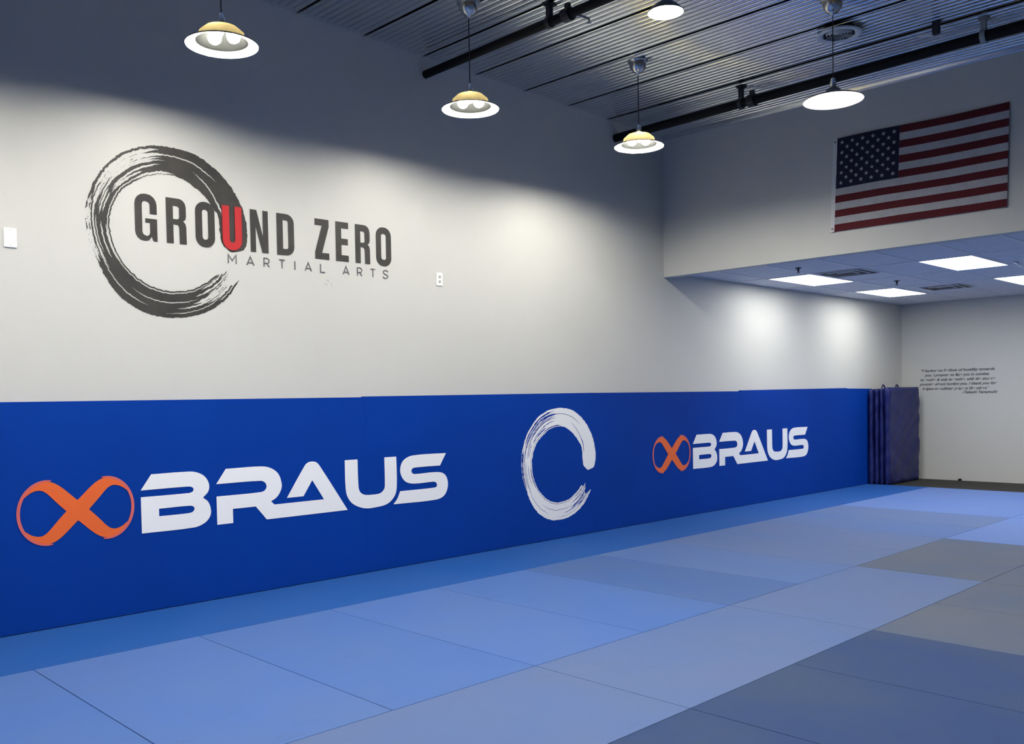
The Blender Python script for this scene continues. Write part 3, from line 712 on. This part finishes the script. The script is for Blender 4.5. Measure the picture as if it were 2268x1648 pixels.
# ------------------------------------------------------------------ flag on the bulkhead
fx = XB - .014
fg = thing('national_flag', 'red white and blue striped flag with stars hung flat on the bulkhead', 'flag', (fx, -2.9, 3.07))
def FP(u, v, d=0):
    """u 0..1 along fly, v 0..1 up"""
    top = Vector((0, -2.120 + (-3.728+2.120)*u, 4.000 - .018*u + .006*math.sin(u*7)))
    bot = Vector((0, -2.075 + (-3.707+2.075)*u, 3.080 - .008*u))
    p = bot.lerp(top, v)
    wv = .0045*math.sin(u*9+v*5)*(1-v*.5) + .003*math.sin(u*23+v*11)*(.3+.7*(1-v)) + .002*math.sin(v*31+u*4)
    return Vector((-.004+wv-d, p.y+2.9, p.z-3.07))
def patch(name, u0, u1, v0, v1, m, nu, nv, d=0):
    bm = bmesh.new()
    g = [[bm.verts.new(FP(u0+(u1-u0)*i/nu, v0+(v1-v0)*j/nv, d)) for j in range(nv+1)] for i in range(nu+1)]
    for i in range(nu):
        for j in range(nv): bm.faces.new((g[i][j], g[i+1][j], g[i+1][j+1], g[i][j+1]))
    return from_bm(name, bm, m, fg, True)
for k in range(13):
    u0 = 0.02 if k < 6 else .405
    patch('stripe', u0, 1, k/13, (k+1)/13, M['fred'] if k % 2 == 0 else M['fwhite'], 40, 2)
patch('canton', .02, .405, 6/13, 1, M['fblue'], 16, 10, .0006)
for rI in range(9):
    for cI in range(6 if rI % 2 == 0 else 5):
        u = .02 + .385*((2*cI+1 if rI % 2 == 0 else 2*cI+2)/12); v = 6/13 + 7/13*((9-rI)/10)
        bm = bmesh.new(); c = FP(u, v, .0014); vs = []
        for k in range(10):
            a = PI/2 + k*PI/5; rad = .0235 if k % 2 == 0 else .0095
            vs.append(bm.verts.new((c.x, c.y - rad*math.cos(a), c.z + rad*math.sin(a))))
        bm.faces.new(vs); from_bm('star', bm, M['fwhite'], fg)
patch('header_band', 0-.006, .02, 0-.004, 1, M['fhead'], 2, 14, .001)
for v in (.03, .965):
    bm = bmesh.new(); lathe(bm, [(.004, .001), (.009, .002), (.010, 0)], 14); o = from_bm('grommet', bm, M['hanger'], fg); o.location = FP(.007, v, .002); o.rotation_euler = (0, -PI/2, 0)

# ------------------------------------------------------------------ folded mat standing in the corner
fm = thing('folded_gym_mat', 'dark navy vinyl folding mat standing folded on end in the far corner', 'gym mat', (14.2, -.06, -.012))
import random as _r
def slab(y0, y1, xo, sd, top):
    bm = bmesh.new()
    nx, nz = 24, 44
    def surf(x, z, s):
        e = min(z/.05, (top-z)/.05, 1); e2 = min((x)/.04, (1.22-x)/.04, 1)
        rnd = math.sqrt(max(0, 1-(1-max(0, min(1, e)))**2))*.7+.3; rnd2 = math.sqrt(max(0, 1-(1-max(0, min(1, e2)))**2))*.6+.4
        h = (y1-y0)/2*min(rnd, rnd2)
        wv = .022*(vnoise(x*3+z*4.2+sd, 3)-.5) + .020*(vnoise(z*8-x*6+sd, 8)-.5) + .008*(vnoise(z*22+x*9, sd)-.5)
        return (y0+y1)/2 + s*(h + wv*min(rnd, rnd2))
    fr = [[bm.verts.new((xo+1.22*i/nx + .004*math.sin(top*7+j*.9+sd), surf(1.22*i/nx, top*j/nz, -1), top*j/nz)) for j in range(nz+1)] for i in range(nx+1)]
    bk = [[bm.verts.new((xo+1.22*i/nx + .004*math.sin(top*7+j*.9+sd), surf(1.22*i/nx, top*j/nz, 1), top*j/nz)) for j in range(nz+1)] for i in range(nx+1)]
    for i in range(nx):
        for j in range(nz):
            bm.faces.new((fr[i][j], fr[i+1][j], fr[i+1][j+1], fr[i][j+1])); bm.faces.new((bk[i][j], bk[i][j+1], bk[i+1][j+1], bk[i+1][j]))
    for j in range(nz):
        bm.faces.new((fr[0][j], fr[0][j+1], bk[0][j+1], bk[0][j])); bm.faces.new((fr[nx][j], bk[nx][j], bk[nx][j+1], fr[nx][j+1]))
    for i in range(nx):
        bm.faces.new((fr[i][0], bk[i][0], bk[i+1][0], fr[i+1][0])); bm.faces.new((fr[i][nz], fr[i+1][nz], bk[i+1][nz], bk[i][nz]))
    return from_bm('fold_panel', bm, M['navy'], fm, True)
slab(-.085, -.005, -.03, 1, 1.505); slab(-.165, -.091, -.015, 5, 1.51); slab(-.235, -.171, -.004, 9, 1.515); slab(-.320, -.241, 0, 14, 1.53)
for (x, y) in ((.10, -.20), (.50, -.245)):
    bm = bmesh.new(); n = 10; pts = [Vector((x-.055+.11*k/n, y, 1.525+.045*math.sin(PI*k/n))) for k in range(n+1)]
    for k in range(n): tube(bm, pts[k], pts[k+1], .011, 8)
    from_bm('handle', bm, M['navy2'], fm)
o = tag(box('door_stop', XE-.05, XE, -.955, -.915, -.012, .02, M['pipe'], None, .004), 'tiny black block on the dark floor at foot of the back wall', 'door stop')
